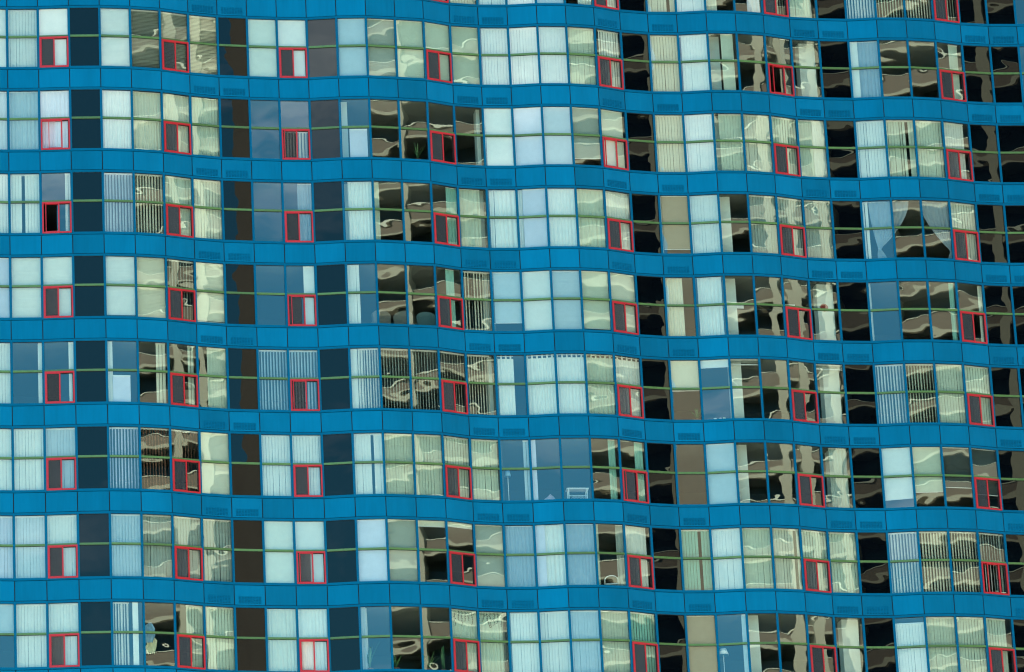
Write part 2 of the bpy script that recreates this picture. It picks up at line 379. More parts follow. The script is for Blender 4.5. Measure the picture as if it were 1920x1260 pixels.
for i in BAYS:
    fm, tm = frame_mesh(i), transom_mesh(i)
    vent = i in VENT
    sm = spandrel_mesh(i, vent); vm_ = vent_mesh(i) if vent else None
    ZP0, ZP1 = -WIN_H + 0.078, -0.068
    if i in DARK:
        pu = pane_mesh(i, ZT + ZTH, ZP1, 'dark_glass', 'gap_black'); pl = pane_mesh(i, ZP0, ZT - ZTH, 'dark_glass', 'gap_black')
    else:
        pu = pane_mesh(i, ZT + ZTH, ZP1, 'glass', 'glass_back'); pl = pane_mesh(i, ZP0, ZT - ZTH, 'glass', 'glass_back')
    if i in RED:
        rf, sh, gk = red_frame_mesh(i), sash_mesh(i), gasket_mesh(i)
        scr = pane_mesh(i, ZRB + 0.045, ZRT - 0.045, 'insect_screen', 'insect_screen', RU0 + 0.012, RUM - 0.012, 0.0, 0.002)
        prt = pane_mesh(i, ZRB + 0.03, ZRT - 0.03, 'glass', 'glass_back', RUM, RU1 + 0.01, 0.045, 0.012)
    for r in range(-1, 9):
        sp = link('vented_panel' if vent else 'spandrel_panel', sm, tl(i, r), tower)
        if vent: link('vent_grille', vm_, (0, 0, 0), sp)
        if r < 0: continue
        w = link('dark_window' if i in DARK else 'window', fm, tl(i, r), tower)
        link('transom', tm, (0, 0, 0), w)
        link('pane', pu, (0, 0, 0), w)
        if i in RED:
            link('sash_frame', rf, (0, 0, 0), w); link('sliding_sash', sh, (P(i + 1) - P(i)) * SLID.get((r, i), 0.0), w); link('gasket', gk, (0, 0, 0), w)
            if (r, i) not in ((1, 26), (2, 1), (3, 1), (2, 20), (7, 32), (8, 9)):
                link('insect_screen', scr, (0, 0, 0), w)
            link('pane', prt, (0, 0, 0), w)
        else:
            link('pane', pl, (0, 0, 0), w)
# floor slabs (top = floor, underside = ceiling), back wall, partitions, interior pilasters
def yback(x): return 152.3 + 0.21 * x
def slab_mesh():
    mb = MB()
    for i in range(IMIN + 1, IMAX - 1):
        a0, a1 = q(i, 0, 0.036, 0), q(i, 1, 0.036, 0)
        bk0, bk1 = Vector((a0.x, yback(a0.x), 0)), Vector((a1.x, yback(a1.x), 0))
        k = len(mb.v); zb, zt_ = -H + 0.01, -WIN_H - 0.01
        for z in (zb, zt_):
            mb.v += [(a0.x, a0.y - 150, z), (a1.x, a1.y - 150, z), (bk1.x, bk1.y - 150, z), (bk0.x, bk0.y - 150, z)]
        for f, mt in (((0, 1, 5, 4), 'gap_black'), ((4, 5, 6, 7), 'floor_timber'), ((3, 2, 1, 0), 'ceiling')):
            mb.f.append(tuple(k + a for a in f)); mb.mi.append(mb.m(mt))
    return mb.mesh('floor_slab')
slm = slab_mesh()
for r in range(-1, 9): link('floor_slab', slm, (0, 0, ztop(r) - TOW.z), tower)
x0, x1 = PX[1], PX[-2]
mb = MB()
mb.hexa([(x0, yback(x0) - 150, -H), (x1, yback(x1) - 150, -H), (x1, yback(x1) - 150, 0), (x0, yback(x0) - 150, 0),
         (x0, yback(x0) - 149.8, -H), (x1, yback(x1) - 149.8, -H), (x1, yback(x1) - 149.8, 0), (x0, yback(x0) - 149.8, 0)], 'room_wall')
bwm = mb.mesh('back_wall')
parts = []
for i, u in ((-2, 0.0), (2, 0.5), (7, 0.5), (10, 0.5), (16, 0.0), (21, 0.5), (28, 0.5), (33, 0.5), (35, 1.0)):
    a = q(i, u, 0.16 if u != 0.0 else 0.12, 0); yb = yback(a.x)
    mb = MB(); mb.box(-0.09, 0.09, 0, yb - a.y, -WIN_H, 0, 'room_wall'); parts.append((a, mb.mesh('partition_wall')))
pils = []
for i, u0, u1, d0, d1 in ((11, -0.05, 0.26, 0.42, 0.75), (24, 0.02, 0.46, 0.45, 0.8), (27, 0.42, 0.95, 0.45, 0.8), (15, 0.84, 1.04, 0.35, 0.7)):
    mb = MB(); bay_hexa(mb, i, u0, u1, d0, d1, -WIN_H - 0.01, 0.01, 'pilaster'); pils.append((i, mb.mesh('pilaster')))
for r in ROWS:
    link('back_wall', bwm, (0, 0, ztop(r) - TOW.z), tower)
    for a, m_ in parts: link('partition_wall', m_, (a.x - TOW.x, a.y - TOW.y, ztop(r) - TOW.z), tower)
    for i, m_ in pils: link('pilaster', m_, tl(i, r), tower)
# storeys out of frame above and below, and the body of the tower behind the rooms
def strip(mb, d, z0, z1, mt):
    for i in range(IMIN + 1, IMAX - 1):
        a0, a1 = q(i, 0, d, 0), q(i, 1, d, 0); k = len(mb.v)
        mb.v += [(a0.x, a0.y - 150, z0), (a1.x, a1.y - 150, z0), (a1.x, a1.y - 150, z1), (a0.x, a0.y - 150, z1)]
        mb.f.append((k, k + 1, k + 2, k + 3)); mb.mi.append(mb.m(mt))
def storeys(name, zs):
    mb = MB()
    for z in zs:
        strip(mb, 0.045, z - WIN_H, z, 'dark_glass'); strip(mb, 0.004, z - H, z - WIN_H, 'blue_panel'); strip(mb, 0.006, z + ZT - ZTH, z + ZT + ZTH, 'green_rail')
        for i in BAYS:
            a = q(i, 0, 0, 0); b_ = q(i, 0.04, 0, 0); c = q(i, 0.04, 0.045, 0); d = q(i, 0, 0.045, 0)
            k = len(mb.v); mb.v += [(p.x, p.y - 150, zz) for zz in (z - WIN_H, z) for p in (a, b_, c, d)]
            for f in ((0, 1, 5, 4), (1, 2, 6, 5), (3, 0, 4, 7)): mb.f.append(tuple(k + x for x in f)); mb.mi.append(mb.m('blue_frame'))
    return tag(link(name, mb.mesh(name), (0, 0, -TOW.z), tower), kind='stuff')
ztops_low = []
z = ztop(8) - H
while z - WIN_H > 1.0: ztops_low.append(z); z -= H
storeys('lower_storeys', ztops_low)
storeys('upper_storeys', [ztop(-1), ztop(-2), ztop(-3)])
zroof = ztop(-3) + 1.0
mb = MB()
yb0, yb1 = yback(x0) - 149.79, yback(x1) - 149.79
mb.hexa([(x0, yb0, 0), (x1, yb1, 0), (x1, yb1, zroof), (x0, yb0, zroof), (x0, yb0 + 14, 0), (x1, yb1 + 14, 0), (x1, yb1 + 14, zroof), (x0, yb0 + 14, zroof)], 'tower_body')
link('tower_body', mb.mesh('tower_body'), (0, 0, -TOW.z), tower)
mb = MB()
for i in range(IMIN + 1, IMAX - 1):
    a0, a1 = q(i, 0, 0, 0), q(i, 1, 0, 0)
    bk0, bk1 = Vector((a0.x, yback(a0.x) + 0.3, 0)), Vector((a1.x, yback(a1.x) + 0.3, 0))
    pts = [(p.x, p.y - 150, zz) for zz in (zroof - 0.4, zroof) for p in (a0, a1, bk1, bk0)]
    k = len(mb.v); mb.v += pts
    for f in ((0, 1, 5, 4), (4, 5, 6, 7), (3, 2, 1, 0)): mb.f.append(tuple(k + x for x in f)); mb.mi.append(mb.m('blue_panel'))
link('roof', mb.mesh('roof'), (0, 0, -TOW.z), tower)

# ------------------------------------------------------------------ the tower across the street: its balconies are what the warped panes mirror
OPP = Vector((67.0, -39.0, 0.0)); OANG = R(38)
opp = link('opposite_tower', None, OPP); opp.rotation_euler.z = OANG
tag(opp, 'tan concrete tower with cream slab edges, mirrored in the warped right-facing panes', 'building')
OL, OH, FL = 150.0, 195.0, 3.1          # length, height, storey
END = 6.0                               # blank end wall
mb = MB(); mb.box(END, OL, -18.0, -1.6, 0, OH, 'opposite_window'); link('window_wall', mb.mesh('window_wall'), (0, 0, 0), opp)
mb = MB(); mb.box(0, END, -18.0, 0, 0, OH, 'concrete_tan'); mb.box(-4.0, 0, -14.0, -1.0, 0, 128.0, 'concrete_tan'); link('end_wall', mb.mesh('end_wall'), (0, 0, 0), opp)
mb = MB(); mb.box(END, OL, 0.0, 0.25, -0.13, 0.13, 'concrete_cream'); mb.box(END, OL, -1.6, -0.003, -0.125, 0.125, 'concrete_soffit_shade'); slab_o = mb.mesh('balcony_slab')
mb = MB(); mb.box(END, OL, -0.12, 0.05, 0.13, 0.97, 'concrete_tan'); para = mb.mesh('parapet')
mb = MB(); mb.box(END, OL, -0.16, 0.10, 0.98, 1.05, 'concrete_pale'); cop = mb.mesh('coping')
k = 0
while (k + 1) * FL < OH:
    zf = (k + 1) * FL
    link('balcony_slab', slab_o, (0, 0, zf), opp); pr = link('parapet', para, (0, 0, zf), opp); link('coping', cop, (0, 0, 0), pr); k += 1
mb = MB(); mb.box(-0.33, 0.33, -1.7, 0.42, 0, OH, 'concrete_cream'); colm = mb.mesh('column')
xx = END + 8.5
while xx < OL: link('column', colm, (xx, 0, 0), opp); xx += 7.8

# ------------------------------------------------------------------ blinds, shades and curtains: one thing behind each window bay
# token: type + colour [@u0-u1] [/v0-v1] [!gap];  V closed vertical, O open vertical, H closed venetian, X open venetian, S shade, C curtain, T tab-top curtain
WBAYS = [-1, 0, 1, 3, 4, 5, 6, 8, 9, 11, 12, 13, 14, 15, 16, 17, 18, 19, 20, 22, 23, 24, 25, 26, 27, 29, 30, 31, 32]
TABLE = {
 0: {11: 'Vw', 12: 'Vw', 13: 'Sc', 14: 'Sc', 15: 'Vc', 16: 'Vw', 17: 'Vw', 18: 'Sb', 19: 'Cw@.5-1', 20: 'Vw', 22: 'Vc!.72', 23: 'Vw', 24: 'Vc@0-.42', 25: 'Cl@.5-.95', 26: 'Og', 27: 'Vp@.1-.8', 29: 'Ow', 30: 'Op', 31: 'Oc', 32: 'Op'},
 1: {-1: 'Sw', 0: 'Vw', 1: 'Sw', 3: 'Hw', 4: 'Xg', 5: 'Xg', 6: 'Xc', 8: 'Sc', 9: 'Sw', 11: 'Sb@.05-.97/0-.97', 12: 'Sg', 13: 'Sp', 14: 'Sp', 15: 'Sp', 16: 'Vw', 17: 'Vw', 18: 'Vw', 19: 'Vp', 20: 'Vw@.16-.95', 22: 'Vc', 23: 'Vw!.05', 24: 'Sp@.46-.88', 25: '', 26: 'Sd@.62-1', 27: '', 29: 'Sw@.02-.3 Cs@.3-1', 30: '', 31: '', 32: 'Vp@.52-.86'},
 2: {-1: 'Cb', 0: 'Cb', 1: 'Cl', 3: 'Cw', 4: 'Cc', 5: 'Cc', 6: 'Cp', 8: '', 9: 'Oc@0-1/.5-1', 11: 'Sl@.3-.9/.5-1', 12: '', 13: '', 14: '', 15: '', 16: 'Sw', 17: 'Sl', 18: 'Sb', 19: 'Sg/0-.86', 20: 'Sc@.1-.9', 22: 'Vc', 23: 'Vw', 24: 'Vp@.2-1', 25: 'Vc', 26: 'Vp', 27: 'Vp@0-.55 Vw@.56-1', 29: 'Vw', 30: 'Vp!.78', 31: 'Vp', 32: 'Vw@0-.82'},
 3: {-1: 'Vw', 0: 'Vw!.42', 1: 'Vw@.78-1', 3: 'Ob', 4: 'Oc', 5: 'Vp', 6: 'Vc', 8: '', 9: 'Cs@.5-.98', 11: 'Cw@.16-1', 12: 'Cp@0-.22', 13: '', 14: 'Ce@.6-1', 15: 'Cp@0-.78', 16: 'Cw@.05-.95!.3', 17: 'Cw@0-.2 Sl@.2-1', 18: 'Cw', 19: 'Cp', 20: 'Cw', 22: 'Cc@0-.1 St@.1-1/0-.9', 23: 'Vw', 24: '', 25: 'Vg', 26: 'Vg', 27: 'Vg', 29: 'Vw@0-.24', 30: '', 31: '', 32: 'Vc'},
 4: {-1: 'Sl', 0: 'Hw', 1: 'Hw', 3: 'Hw/0-.98', 4: 'Hc', 5: 'Og', 6: 'Hc/0-.97', 8: '', 9: 'Sw@.6-.95', 11: 'Vw@.02-.44', 12: '', 13: '', 14: 'Ce@.45-.75', 15: 'Oc', 16: 'Sb/0-.84', 17: 'Sw', 18: 'Hb', 19: 'Sp/0-.95', 20: 'Sc', 22: 'Cc@0-.62', 23: 'Cw@.12-.92', 24: '', 25: '', 26: '', 27: '', 29: 'Cw@0-.12', 30: '', 31: 'Ce@.78-.95', 32: 'Cc@.85-1'},
 5: {-1: 'Vw', 0: 'Vw@.84-1', 1: 'Vw@.8-1', 3: 'Vw@.02-.2 Sl@.2-.76/.55-1', 4: 'Vc@.62-.94', 5: 'Vp@.7-.92', 6: 'Vp@.36-1', 8: 'Ob', 9: 'Ob', 11: 'Vw@0-.26 Ow@.28-1', 12: 'Og', 13: 'Og', 14: 'Oc', 15: 'Oc@0-.82', 16: 'Tw@0-.62', 17: 'Tw', 18: 'Tw', 19: 'Tp', 20: 'Tw@.1-1', 22: 'Sc/0-.5', 23: 'Sw/0-.13', 24: 'Xg/0-.1', 25: '', 26: '', 27: 'Xg/0-.09', 29: 'Ow', 30: 'Op', 31: 'Vp', 32: 'Vp@.1-1'},
 6: {-1: 'Vw', 0: 'Vw', 1: 'Vb', 3: 'Ol', 4: 'Or', 5: 'Or', 6: 'Sc', 8: 'Vw', 9: 'Vw', 11: 'Vw!.62', 12: 'Vp!.7', 13: 'Vp', 14: 'Vp', 15: 'Vp!.8', 16: 'Vb@.78-1', 17: 'Sl@.0-.2', 18: '', 19: 'Ce@.66-.9', 20: 'Ce@.62-.92', 22: '', 23: 'Sb', 24: '', 25: '', 26: '', 27: 'Cg@.3-.9', 29: 'Sw/0-.84', 30: 'Sp/0-.74', 31: 'Sd/0-.66', 32: 'Sd@0-1/0-.75'},
 7: {-1: 'Vl', 0: 'Vb', 1: 'Vw', 3: 'Vb', 4: 'Vg', 5: 'Vg', 6: 'Vg', 8: 'Sc', 9: 'Sw', 11: 'Sl', 12: 'Sg', 13: 'Sc/0-.1', 14: 'Sc/0-.08', 15: 'Sg', 16: 'Cs', 17: 'Sl@.02-.35 Cw@.35-1', 18: 'Cs', 19: 'Cp@0-.14 Cg@.74-1', 20: 'Cw@0-.85', 22: 'Ve!.62', 23: 'Vw', 24: 'Vp', 25: 'Vc!.88', 26: 'Vp', 27: 'Vp', 29: 'Ow', 30: 'Oc', 31: 'Oc', 32: 'Og'},
 8: {-1: 'Sb/0-.45', 0: 'Vw', 1: 'Vw', 3: 'Ow@0-.55 Sw@.66-.84', 4: '', 5: 'Vp@.42-1', 6: 'Vp!.5', 8: 'Cc', 9: 'Cw', 11: 'Cs@0-.2', 12: '', 13: '', 14: 'Cp', 15: 'Cp@0-.85', 16: 'Vw', 17: 'Vw', 18: 'Vb', 19: 'Vp', 20: 'Ve', 22: 'St', 23: 'Vb@.85-1', 24: '', 25: '', 26: '', 27: '', 29: 'Vw/.08-1', 30: 'Vp!.8', 31: 'Vp', 32: 'Vp@0-.8'},
}
ORD = ['first', 'second', 'third', 'fourth', 'fifth', 'sixth', 'seventh', 'eighth']
ROWN = {0: 'cut-off top row', 8: 'bottom row'}
for r in range(1, 8): ROWN[r] = ORD[r - 1] + ' full row'
def where(b):
    k = min(range(7), key=lambda j: (abs(RED[j] - b), RED[j] < b)); d = b - RED[k]
    s = {0: 'behind the %s red window', 1: 'one bay right of %s red window', -1: 'one bay left of %s red window'}.get(d)
    if s is None: s = ('two' if abs(d) == 2 else 'three') + ' bays ' + ('right' if d > 0 else 'left') + ' of %s red window'
    return s % ORD[k]
KINDS = {'V': ('closed %s vertical blind', 'vertical_blind', 'vertical blind'), 'O': ('half-open %s vertical blind', 'vertical_blind', 'vertical blind'),
         'H': ('closed %s venetian blind', 'venetian_blind', 'venetian blind'), 'X': ('open %s venetian blind', 'venetian_blind', 'venetian blind'),
         'S': ('plain %s window shade', 'window_shade', 'window shade'), 'C': ('%s curtain', 'curtain', 'curtain'), 'T': ('%s tab-top curtain', 'curtain', 'curtain')}
GTOP, GBOT = -0.045, -WIN_H + 0.055
def bp_(i, u, d, z): return q(i, u, d, z) - ctr(i)
def slat_verticals(mb, i, u0, u1, z0, z1, mt, ang, gap, rng):
    pitch = 0.0885; n = max(1, round((u1 - u0) * W / pitch)); du = (u1 - u0) / n
    t = (P(i + 1) - P(i)).normalized(); nn = Vector((-t.y, t.x, 0))
    for k in range(n):
        u = u0 + du * (k + 0.5)
        if gap is not None and abs(u - gap) < 0.045: continue
        a = ang + rng.uniform(-2.5, 2.5) * (1 if ang < 30 else 2) + (rng.uniform(-25, 25) if rng.random() < 0.05 else 0)
        dv = t * math.cos(R(a)) + nn * math.sin(R(a)); hw = 0.0462
        c = bp_(i, u, 0.145, 0); bow = dv.cross(Vector((0, 0, 1))) * 0.006
        sw = rng.uniform(-0.006, 0.006)
        pts = []
        for z in (z0, z1):
            off = t * (sw if z == z0 else 0)
            for s in (-1, -0.35, 0.35, 1):
                p = c + dv * hw * s + bow * (1 - s * s) + off; pts.append((p.x, p.y, z))
        mb.grid(pts, 4, 2, mt)
def slat_horizontals(mb, i, u0, u1, z0, z1, mt, ang, rng):
    pitch = 0.045; n = int((z1 - z0) / pitch); hw = 0.024
    a, b_ = bp_(i, u0, 0.125, 0), bp_(i, u1, 0.125, 0); nn = nin(i)
    for k in range(n):
        z = z1 - pitch * (k + 0.6); an = R(ang + rng.uniform(-3, 3)); sag = rng.uniform(-.004, .004)
        pts = []
        for s in (-1, 1):
            for e, p in enumerate((a, b_)):
                pp = p - nn * (hw * s * math.cos(an)); pts.append((pp.x, pp.y, z - hw * s * math.sin(an) + sag * e))
        mb.grid([pts[2], pts[3], pts[0], pts[1]], 2, 2, mt)
def cloth(mb, i, u0, u1, z0, z1, mt, rng, amp, lam, depth=0.15, gather=0.0, gap=None, wob=0.0):
    wd = (u1 - u0) * W; nu = max(10, int(wd / lam * 7)); nv = 9
    ph = [rng.uniform(0, 6.28) for _ in range(4)]
    pts = []
    for r_ in range(nv):
        v = r_ / (nv - 1); z = z1 + (z0 - z1) * v
        for c in range(nu):
            s = c / (nu - 1); x = s * wd
            fold = math.sin(6.283 * x / lam + ph[0] + 1.3 * math.sin(x * 7 + ph[1]) + 0.5 * v * math.sin(x * 11 + ph[3]))
            dd = depth + amp * (0.45 + 0.55 * v) * (fold + 0.5 * math.sin(6.283 * x / (lam * 2.7) + ph[2] + v))
            uu = u0 + (u1 - u0) * (0.5 + (s - 0.5) * (1 - gather * math.sin(math.pi * v * 0.8)))
            if gap is not None: uu += (0.02 + 0.03 * v) * (1 if u0 + (u1 - u0) * s > gap else -1)
            zz = z + (wob * math.sin(6.283 * s + ph[1]) * v)
            p = bp_(i, min(1.05, max(-0.05, uu)), dd, 0); pts.append((p.x, p.y, zz))
    if gap is None:
        mb.grid(pts, nu, nv, mt)
    else:
        cut = max(3, min(nu - 3, int((gap - u0) / (u1 - u0) * nu)))
        mb.grid([pts[r_ * nu + c] for r_ in range(nv) for c in range(cut)], cut, nv, mt)
        mb.grid([pts[r_ * nu + c] for r_ in range(nv) for c in range(cut, nu)], nu - cut, nv, mt)
USED = {}
def covering(r, i, tok, multi):
    rng = random.Random(r * 1000 + i * 13 + len(tok))
    gap = None
    if '!' in tok: tok, g = tok.split('!'); gap = float(g)
    v0, v1, u0, u1 = 0.0, 1.0, 0.0, 1.0
    if '/' in tok: tok, s = tok.split('/'); v0, v1 = (float(x) for x in s.split('-'))
    if '@' in tok: tok, s = tok.split('@'); u0, u1 = (float(x) for x in s.split('-'))
    ty, cl = tok[0], tok[1]
    full = u1 - u0 > 0.9
    desc, name, cat = KINDS[ty]; desc = desc % FAB[cl][0]
    z1 = GTOP + (GBOT - GTOP) * v0; z0 = GTOP + (GBOT - GTOP) * v1
    if ty == 'S': z0 = max(z0, GBOT + 0.01)
    mt = 'fabric_' + cl
    if not full:
        if u1 - u0 < 0.3: desc = 'narrow ' + desc
        desc += ', drawn left' if u0 + u1 < 0.9 else (', drawn right' if u0 + u1 > 1.1 else ', half width')
    elif v1 < 0.5: desc = 'short ' + desc
    elif v1 < 0.92: desc = 'raised ' + desc
    lab = '%s, %s, %s' % (desc, where(i), ROWN[r])
    if lab in USED: lab = 'right ' + lab
    for drop in ('narrow ', 'half-open ', 'plain ', 'closed ', ' full'):
        if len(lab.split()) > 16: lab = lab.replace(drop, '', 1)
    USED[lab] = 1
    c = ctr(i)
    loc = (c.x, c.y, ztop(r))
    root = tag(link(name, None, loc), lab, cat, cat + 's behind the tower windows')
    e = 0.004
    ua, ub = u0 + (e if u0 == 0 else 0), u1 - (e if u1 == 1 else 0)
    mb = MB()
    if ty in 'VO':
        slat_verticals(mb, i, ua, ub, z0, z1 - 0.05, mt, rng.uniform(8, 13) if ty == 'V' else rng.uniform(46, 60), gap, rng)
        tag(link('slats', mb.mesh('slats', True), (0, 0, 0), root), kind='stuff')
        hb = MB(); bay_hexa(hb, i, ua, ub, 0.12, 0.17, z1 - 0.05, z1 - 0.012, 'rail_white'); link('head_rail', hb.mesh('head_rail'), (0, 0, 0), root)
    elif ty in 'HX':
        slat_horizontals(mb, i, ua, ub, z0 + 0.03, z1 - 0.05, mt, -72 if ty == 'H' else -14, rng)
        tag(link('slats', mb.mesh('slats'), (0, 0, 0), root), kind='stuff')
        hb = MB(); bay_hexa(hb, i, ua, ub, 0.105, 0.145, z1 - 0.05, z1 - 0.01, 'rail_white'); link('head_rail', hb.mesh('head_rail'), (0, 0, 0), root)
        hb = MB(); tl_ = rng.uniform(-0.03, 0.03); bay_hexa(hb, i, ua, ub, 0.11, 0.14, z0, z0 + 0.022, 'rail_white'); link('bottom_rail', hb.mesh('bottom_rail'), (0, 0, 0), root)
    elif ty == 'S':
        tilt = rng.uniform(-0.06, 0.06) if 0.3 < v1 < 0.9 else 0
        nu, nv = 7, 8; pts = []; ph = rng.uniform(0, 6)
        for a in range(nv):
            for b_ in range(nu):
                v = a / (nv - 1); s = b_ / (nu - 1)
                p = bp_(i, ua + (ub - ua) * s, 0.112 + 0.005 * math.sin(5 * s + ph + 2 * v), 0); pts.append((p.x, p.y, z1 + (z0 - z1) * v + tilt * v * (s - 0.5)))
        mb.grid(pts, nu, nv, mt); link('shade_cloth', mb.mesh('shade_cloth', True), (0, 0, 0), root)
        hb = MB(); pa, pb = bp_(i, ua, 0.107, 0), bp_(i, ub, 0.107, 0)
        hb.tube([(pa.x, pa.y, z0 - tilt / 2), (pb.x, pb.y, z0 + tilt / 2)], 0.011, 'rail_white', 6); link('bottom_bar', hb.mesh('bottom_bar'), (0, 0, 0), root)
        hb = MB(); hb.tube([(pa.x, pa.y, z1 - 0.012), (pb.x, pb.y, z1 - 0.012)], 0.022, 'rail_white', 8); link('roller', hb.mesh('roller'), (0, 0, 0), root)
    else:
        tab = ty == 'T'
        cloth(mb, i, ua, ub, z0, z1 - (0.10 if tab else 0.03), mt, rng, 0.016 if (full or tab) else 0.020, rng.uniform(0.085, 0.12), gap=gap, wob=rng.choice((0, 0.012)))
        link('drape', mb.mesh('drape', True), (0, 0, 0), root)
        hb = MB(); pa, pb = bp_(i, ua, 0.15, 0), bp_(i, ub, 0.15, 0)
        hb.tube([(pa.x, pa.y, z1 - 0.018), (pb.x, pb.y, z1 - 0.018)], 0.012, 'rail_white', 6); link('curtain_rod', hb.mesh('curtain_rod'), (0, 0, 0), root)
        if tab:
            tb = MB(); n = max(2, int((ub - ua) / 0.15))
            for k in range(n):
                a = ua + (ub - ua) * (k + 0.25) / n; bay_hexa(tb, i, a, a + 0.055, 0.13, 0.136, z1 - 0.11, z1, mt)
            link('tabs', tb.mesh('tabs'), (0, 0, 0), root)
    return root
for r in ROWS:
    for i in WBAYS:
        s = TABLE[r].get(i, '')
        toks = s.split()
        for tk in toks: covering(r, i, tk, len(toks) > 1)

# ------------------------------------------------------------------ tied-back sheer curtains of the third row
def qx(i, u, d, z):
    k = math.floor(u); return q(i + k, u - k, d, z)
def tied(r, i, ua, ub, utie, ztie, ubot, lab, mt):
    root = tag(link('curtain', None, (ctr(i).x, ctr(i).y, ztop(r))), lab, 'curtain', 'curtains behind the tower windows')
    nu, nv = 48, 22; pts = []; z1, z0 = GTOP - 0.03, GBOT
    for a in range(nv):
        v = a / (nv - 1); z = z1 + (z0 - z1) * v
        for b_ in range(nu):
            s_ = b_ / (nu - 1); vt = (z1 - ztie) / (z1 - z0)
            top = ua + (ub - ua) * s_
            if v <= vt:
                f = v / vt; g = f ** 1.7
                uu = top + (utie + (s_ - 0.5) * 0.07 - top) * g
            else:
                f = (v - vt) / (1 - vt); uu = utie + (s_ - 0.5) * (0.07 + 0.30 * f ** 0.7) + (ubot - utie) * f
            dd = 0.16 + 0.014 * math.sin(s_ * 52) + 0.008 * math.sin(s_ * 23 + 3 * v)
            p = qx(i, uu, dd, z) - ctr(i); pts.append((p.x, p.y, z))
    mb = MB(); mb.grid(pts, nu, nv, mt); link('drape', mb.mesh('drape', True), (0, 0, 0), root)
    mb = MB(); p = qx(i, utie, 0.16, 0) - ctr(i); mb.lathe([(0.045, -0.02), (0.055, 0.0), (0.045, 0.02)], mt, 10, (p.x, p.y, ztie)); link('tie', mb.mesh('tie'), (0, 0, 0), root)
    a_, b_ = qx(i, ua, 0.16, 0) - ctr(i), qx(i, ub, 0.16, 0) - ctr(i)
    mb = MB(); mb.tube([(a_.x, a_.y, z1 + 0.01), (b_.x, b_.y, z1 + 0.01)], 0.011, 'rail_white', 6); link('curtain_rod', mb.mesh('curtain_rod'), (0, 0, 0), root)
tied(3, 29, 0.26, 1.62, 0.52, -1.66, 0.62, 'sheer blue-white curtain tied back beside the black panel, third full row, near right edge', 'fabric_s')
tied(3, 30, 0.98, 2.30, 2.02, -1.72, 2.02, 'sheer blue-white curtain tied back towards the seventh red window, third full row', 'fabric_s')

# ------------------------------------------------------------------ small things standing behind the glass
ZF = -WIN_H - 0.01 + 0.002
def at(r, i, u, d, z=ZF):
    p = q(i, u, d, 0); return (p.x, p.y, ztop(r) + z)
def blade(mb, a, L_, lean, wd, mt, z0=0.0):
    pts = []
    for k in range(6):
        f = k / 5; rr = lean * f ** 1.6 * L_; w_ = wd * (math.sin(math.pi * min(0.95, f * 0.8 + 0.2)) ** 0.8)
        c = Vector((math.cos(a) * rr, math.sin(a) * rr, z0 + L_ * f * (1 - 0.25 * lean * f))); t_ = Vector((-math.sin(a), math.cos(a), 0)) * w_
        pts += [tuple(c - t_), tuple(c + t_)]
    mb.grid(pts, 2, 6, mt)
def plant(loc, h, n, lean, wd, lab, seed):
    rng = random.Random(seed)
    o = tag(link('potted_plant', None, loc), lab, 'plant', 'plants on the window floors')
    mb = MB(); mb.lathe([(0.07, 0), (0.10, 0.16), (0.112, 0.165), (0.112, 0.19), (0.09, 0.188), (0.085, 0.15)], 'pot', 14); link('pot', mb.mesh('pot'), (0, 0, 0), o)
    mb = MB()
    for k in range(n): blade(mb, 2.4 * k + rng.uniform(-.3, .3), h * rng.uniform(0.6, 1.0), lean * rng.uniform(0.3, 1.1), wd, 'leaf', 0.16)
    link('leaves', mb.mesh('leaves', True), (0, 0, 0), o)
plant(at(2, 13, 0.68, 0.30), 0.62, 9, 0.55, 0.022, 'spiky green potted plant behind glass, one bay left of fourth red window, second full row', 1)
plant(at(8, 11, 0.28, 0.30), 0.95, 12, 0.5, 0.03, 'tall leafy potted plant in the blue-mirroring bay of the bottom row', 2)
plant(at(8, 12, 0.16, 0.28), 0.50, 10, 0.6, 0.03, 'low potted plant at left of dark bay, two bays left of bottom fourth red window', 3)
plant(at(8, 13, 0.30, 0.28), 0.60, 16, 1.0, 0.014, 'thin-leaved potted plant in dark bay just left of bottom fourth red window', 4)
plant(at(8, 13, 0.80, 0.34), 0.85, 7, 0.16, 0.05, 'upright broad-leaved plant beside the fourth red window of the bottom row', 5)
plant(at(5, 22, 0.85, 0.28), 0.42, 14, 0.7, 0.03, 'dark bushy plant under the raised cream shade, fifth full row', 6)
def armchair(loc, rz, mt, lab):
    o = tag(link('armchair', None, loc), lab, 'armchair', 'armchairs in the fourth row'); o.rotation_euler.z = rz
    def part(name, prof, y0, y1):
        mb = MB(); n = len(prof); k = 0
        mb.v += [(x, y0, z) for x, z in prof] + [(x, y1, z) for x, z in prof]; i_ = mb.m(mt)
        mb.f.append(tuple(range(n))); mb.mi.append(i_); mb.f.append(tuple(reversed(range(n, 2 * n)))); mb.mi.append(i_)
        for a in range(n): b_ = (a + 1) % n; mb.f.append((b_, a, n + a, n + b_)); mb.mi.append(i_)
        link(name, mb.mesh(name), (0, 0, 0), o)
    arc = [(0.30 * math.cos(a), 0.62 + 0.16 * math.sin(a)) for a in [math.pi * k / 10 for k in range(11)]]
    part('backrest', [(-0.28, 0.30), (0.28, 0.30)] + arc, -0.06, 0.06)
    part('seat', [(-0.28, 0.28), (0.28, 0.28), (0.28, 0.40), (-0.28, 0.40)], 0.06, 0.55)
    for x in (-0.25, 0.25):
        for y in (0.0, 0.5):
            mb = MB(); mb.tube([(x, y, 0), (x * 0.95, y, 0.29)], [0.014, 0.02], 'black_metal', 8); link('leg', mb.mesh('leg'), (0, 0, 0), o)
armchair(at(4, 12, 0.22, 0.70), 0.5, 'chair_tan', 'tan rounded chair at left of dark bay, fourth full row, two bays left of red')
